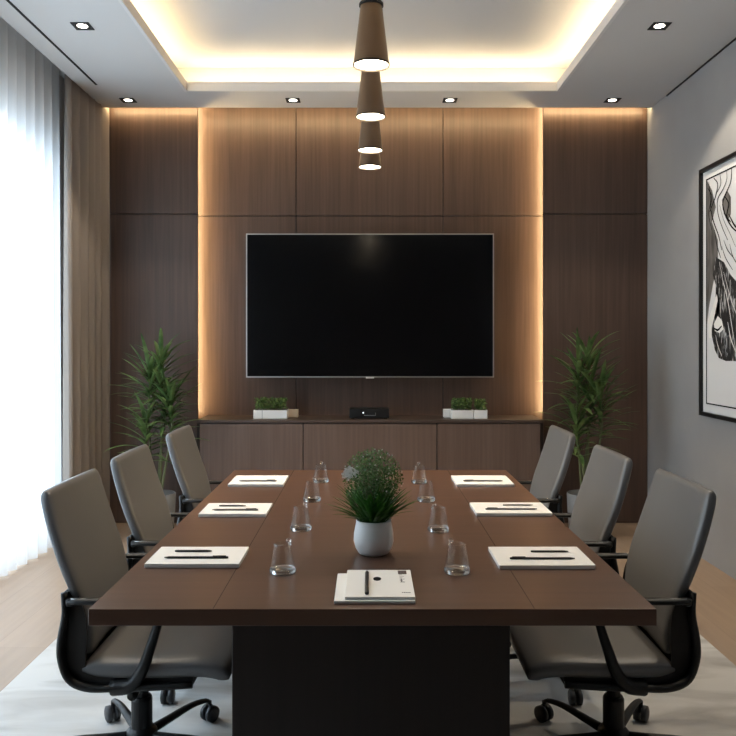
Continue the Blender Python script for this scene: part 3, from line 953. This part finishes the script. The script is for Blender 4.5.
# ------------------------------------------------------------------ chairs
def make_chair(turn=0):
    t = empty('office_chair', 'x', 'chair')
    # backrest cushion
    cl = smooth_path([(-.212, 0, .833), (-.205, 0, .802), (-.186, 0, .735), (-.160, 0, .655), (-.131, 0, .575), (-.110, 0, .50), (-.102, 0, .43), (-.108, 0, .375)], 30)
    n = len(cl)
    th = [.040] * n; hw = []
    for i in range(n):
        f = i / (n - 1)
        hw.append(.196 + .020 * math.sin(PI * min(1, f * 1.15)))
    for i, (s, h_) in enumerate(((.45, .985), (.80, .995), (.95, 1.0))):
        th[i] = .040 * s; hw[i] *= h_
    for i in range(n):
        hw[i] -= max(0, i / (n - 1) - .52) * .06
    for i in range(n - 4, n):
        th[i] = .038
    bm = new_bm(); sweep_slab(bm, [(p.x, p.z) for p in cl], th, hw, crown=-.012)
    obj('backrest', bm, m_leather, t, smooth=True)
    # seat cushion
    sp = smooth_path([(-.105, 0, .345), (-.02, 0, .343), (.10, 0, .345), (.20, 0, .348), (.262, 0, .340), (.300, 0, .322)], 24)
    n = len(sp)
    th = [.058] * n; hw = [.205 + .012 * math.sin(PI * i / (n - 1)) for i in range(n)]
    th[0] = .022; th[1] = .046; th[2] = .054
    th[-1] = .020; th[-2] = .040; th[-3] = .052
    bm = new_bm(); sweep_slab(bm, [(p.x, p.z) for p in sp], th, hw)
    obj('seat', bm, m_leather, t, smooth=True)
    # shell: one swept sheet from behind the back, round and under the seat
    sh = smooth_path([(-.150, 0, .560), (-.147, 0, .50), (-.158, 0, .43), (-.157, 0, .378), (-.136, 0, .325), (-.088, 0, .301), (-.01, 0, .300), (.10, 0, .303), (.20, 0, .308)], 34)
    n = len(sh)
    bm = new_bm(); sweep_slab(bm, [(p.x, p.z) for p in sh], [.010] * n, [.212] * n)
    she = obj('shell', bm, m_black, t, smooth=True)
    for s in (-1, 1):
        bm = new_bm()
        tube(bm, [(p.x, s * .214, p.z) for p in sh], [.012 + .004 * math.sin(PI * i / (n - 1)) for i in range(n)], 10, .75)
        obj('shell_rail', bm, m_black, she, smooth=True)
        # side web between rail and cushions
        bm = new_bm()
        inner = smooth_path([(-.120, 0, .560), (-.098, 0, .50), (-.092, 0, .43), (-.096, 0, .375), (-.09, 0, .345), (-.05, 0, .330), (0, 0, .328), (.10, 0, .328), (.20, 0, .328)], 34)
        y0 = s * .196; y1 = s * .204
        q = []
        for a, c in zip(sh, inner):
            q.append([bm.verts.new((a.x, y0, a.z)), bm.verts.new((c.x, y0, c.z)), bm.verts.new((c.x, y1, c.z)), bm.verts.new((a.x, y1, a.z))])
        for a, c in zip(q, q[1:]):
            for i in range(4):
                j = (i + 1) % 4
                bm.faces.new((a[i], a[j], c[j], c[i]))
        bm.faces.new(q[0]); bm.faces.new(list(reversed(q[-1])))
        obj('shell_side', bm, m_leatherdark, she)
    # arm rests: pad with a slanting strut
    for s in (-1, 1):
        y = s * .226
        bm = new_bm()
        pth = smooth_path([(-.134, y * .97, .538), (-.11, y, .540), (-.03, y, .540), (.06, y, .538), (.112, y, .532), (.125, y, .515)], 20)
        tube(bm, pth, [.013 + .004 * min(1, i / 6) - (.004 if i > 17 else 0) for i in range(len(pth))], 12, .55, up=Vector((0, 1, 0)))
        lathe(bm, [(0, .527), (.012, .527), (.014, .533), (.014, .543), (.011, .547), (0, .547)], 16, -.130, y * .97)
        a = obj('armrest', bm, m_black, t, smooth=True)
        bm = new_bm()
        pth = smooth_path([(.122, y, .530), (.108, y, .475), (.085, y * .985, .405), (.062, y * .97, .345), (.03, y * .94, .306), (-.02, y * .9, .298)], 18)
        tube(bm, pth, [.011 + .013 * (i / 18) ** 1.5 for i in range(19)], 10, 1.0)
        me = obj('arm_strut', bm, m_black, a, smooth=True)
        bm = new_bm()
        pth = [(p.x, p.y + s * .004, p.z + .0078) for p in smooth_path([(-.134, y * .97, .538), (-.11, y, .540), (-.07, y, .540), (.0, y, .539)], 12)]
        tube(bm, pth, .0020, 8, .5, up=Vector((0, 1, 0)))
        obj('arm_trim', bm, m_chrome, a, smooth=True)['label'] = 'bright metal trim'
    # mechanism
    bm = new_bm(); box(bm, -.075, .145, -.07, .07, .262, .294)
    mech = obj('tilt_mechanism', bm, m_blackmatt, t, bevel=.006)
    bm = new_bm()
    tube(bm, [(.02, -.07, .265), (.02, -.135, .258)], .006, 8, up=Vector((0, 0, 1)))
    tube(bm, [(.02, -.125, .257), (.02, -.165, .254)], .014, 12, up=Vector((0, 0, 1)))
    obj('tilt_knob', bm, m_black, mech, smooth=True)
    # gas lift
    bm = new_bm(); lathe(bm, [(0, .10), (.020, .10), (.020, .262), (0, .262)], 24); gl_ = obj('gas_lift', bm, m_black, t, smooth=False)
    bm = new_bm(); lathe(bm, [(.0205, .09), (.031, .09), (.031, .175), (.027, .183), (.0205, .183)], 24, close=True); obj('sleeve', bm, m_black, gl_)
    # star base
    bm = new_bm(); lathe(bm, [(0, .045), (.036, .045), (.046, .055), (.046, .078), (.034, .092), (0, .094)], 28)
    base = obj('base_hub', bm, m_black, t, smooth=True)
    for k in range(5):
        a = math.radians(90 + 36 + 72 * k + turn)
        d = Vector((math.cos(a), math.sin(a), 0))
        pth = smooth_path([d * .03 + Vector((0, 0, .066)), d * .10 + Vector((0, 0, .072)), d * .19 + Vector((0, 0, .080)), d * .256 + Vector((0, 0, .072)), d * .272 + Vector((0, 0, .056))], 12)
        bm = new_bm(); tube(bm, pth, [.017 - .0009 * i for i in range(13)], 10, .8, up=Vector((-d.y, d.x, 0)))
        lg = obj('leg', bm, m_black, t, smooth=True)
        bm = new_bm()
        ax = Vector((-d.y, d.x, 0))
        c = d * .272 + Vector((0, 0, .026))
        for s in (-1, 1):
            tube(bm, [c + ax * s * .004, c + ax * s * .006, c + ax * s * .019, c + ax * s * .022], [.022, .026, .026, .019], 20, 1.0, up=Vector((0, 0, 1)))
        tube(bm, [c + Vector((0, 0, -.0)), c + Vector((0, 0, .040))], .006, 8)
        obj('caster', bm, m_rubber, lg, smooth=True)
    return t
m_leatherdark = mat('dark_leather', (0.014, 0.012, 0.011), 0.6, spec=0.3)
ch0 = make_chair()
CG1 = 'chairs along the window side of the table'
CG2 = 'chairs along the artwork side of the table'
chairs = [(-.680, 2.345, 0, 'taupe leather chair at the open table end, window side', CG1),
          (-.690, 2.960, 0, 'taupe leather chair in the middle of the window side', CG1),
          (-.685, 3.700, 0, 'taupe leather chair at the television end, window side', CG1),
          (.738, 2.345, PI, 'grey-looking leather chair at the open table end, artwork side', CG2),
          (.712, 2.950, PI, 'grey-looking leather chair in the middle of the artwork side', CG2),
          (.710, 3.700, PI, 'grey-looking leather chair at the television end, artwork side', CG2)]
ch1 = make_chair(180)
for k, (x, y, rz, lab, gr) in enumerate(chairs):
    src = ch0 if k < 3 else ch1
    if k in (0, 3):
        src.location = (x, y, RZ); src.rotation_euler = (0, 0, rz); src['label'] = lab; src['group'] = gr
    else:
        dup(src, lab, (x, y, RZ), rz, gr)

# ------------------------------------------------------------------ daylight
w = bpy.data.worlds.new('sky'); S.world = w; w.use_nodes = True
N, L = w.node_tree.nodes, w.node_tree.links
bg = N['Background']
bg.inputs[0].default_value = (0.68, 0.84, 1.0, 1)
bg.inputs[1].default_value = 5.0
pl = bpy.data.lights.new('window_portal', 'AREA'); pl.shape = 'RECTANGLE'
pl.size = WY1 - WY0; pl.size_y = WZ; pl.cycles.is_portal = True
po = bpy.data.objects.new('window_portal', pl); C.objects.link(po)
po.location = (XL - .2, (WY0 + WY1) / 2, WZ / 2)
po.rotation_euler = (PI / 2, 0, -PI / 2)

# ------------------------------------------------------------------ camera
cam = bpy.data.cameras.new('camera')
cam.sensor_width = 36
cam.lens = 780 / 736 * 36
cam.shift_y = -25 / 736
co = bpy.data.objects.new('camera', cam); C.objects.link(co)
co.location = (0, 0, 1.25); co.rotation_euler = (PI / 2, 0, 0)
S.camera = co

S.view_settings.view_transform = 'Standard'
S.view_settings.look = 'None'
S.view_settings.exposure = 0.68
S.view_settings.gamma = 1.0
S.view_settings.use_curve_mapping = False
S.cycles.max_bounces = 10
S.cycles.diffuse_bounces = 5
S.cycles.transparent_max_bounces = 16
S.cycles.sample_clamp_indirect = 6
S.cycles.caustics_refractive = False
S.cycles.caustics_reflective = False
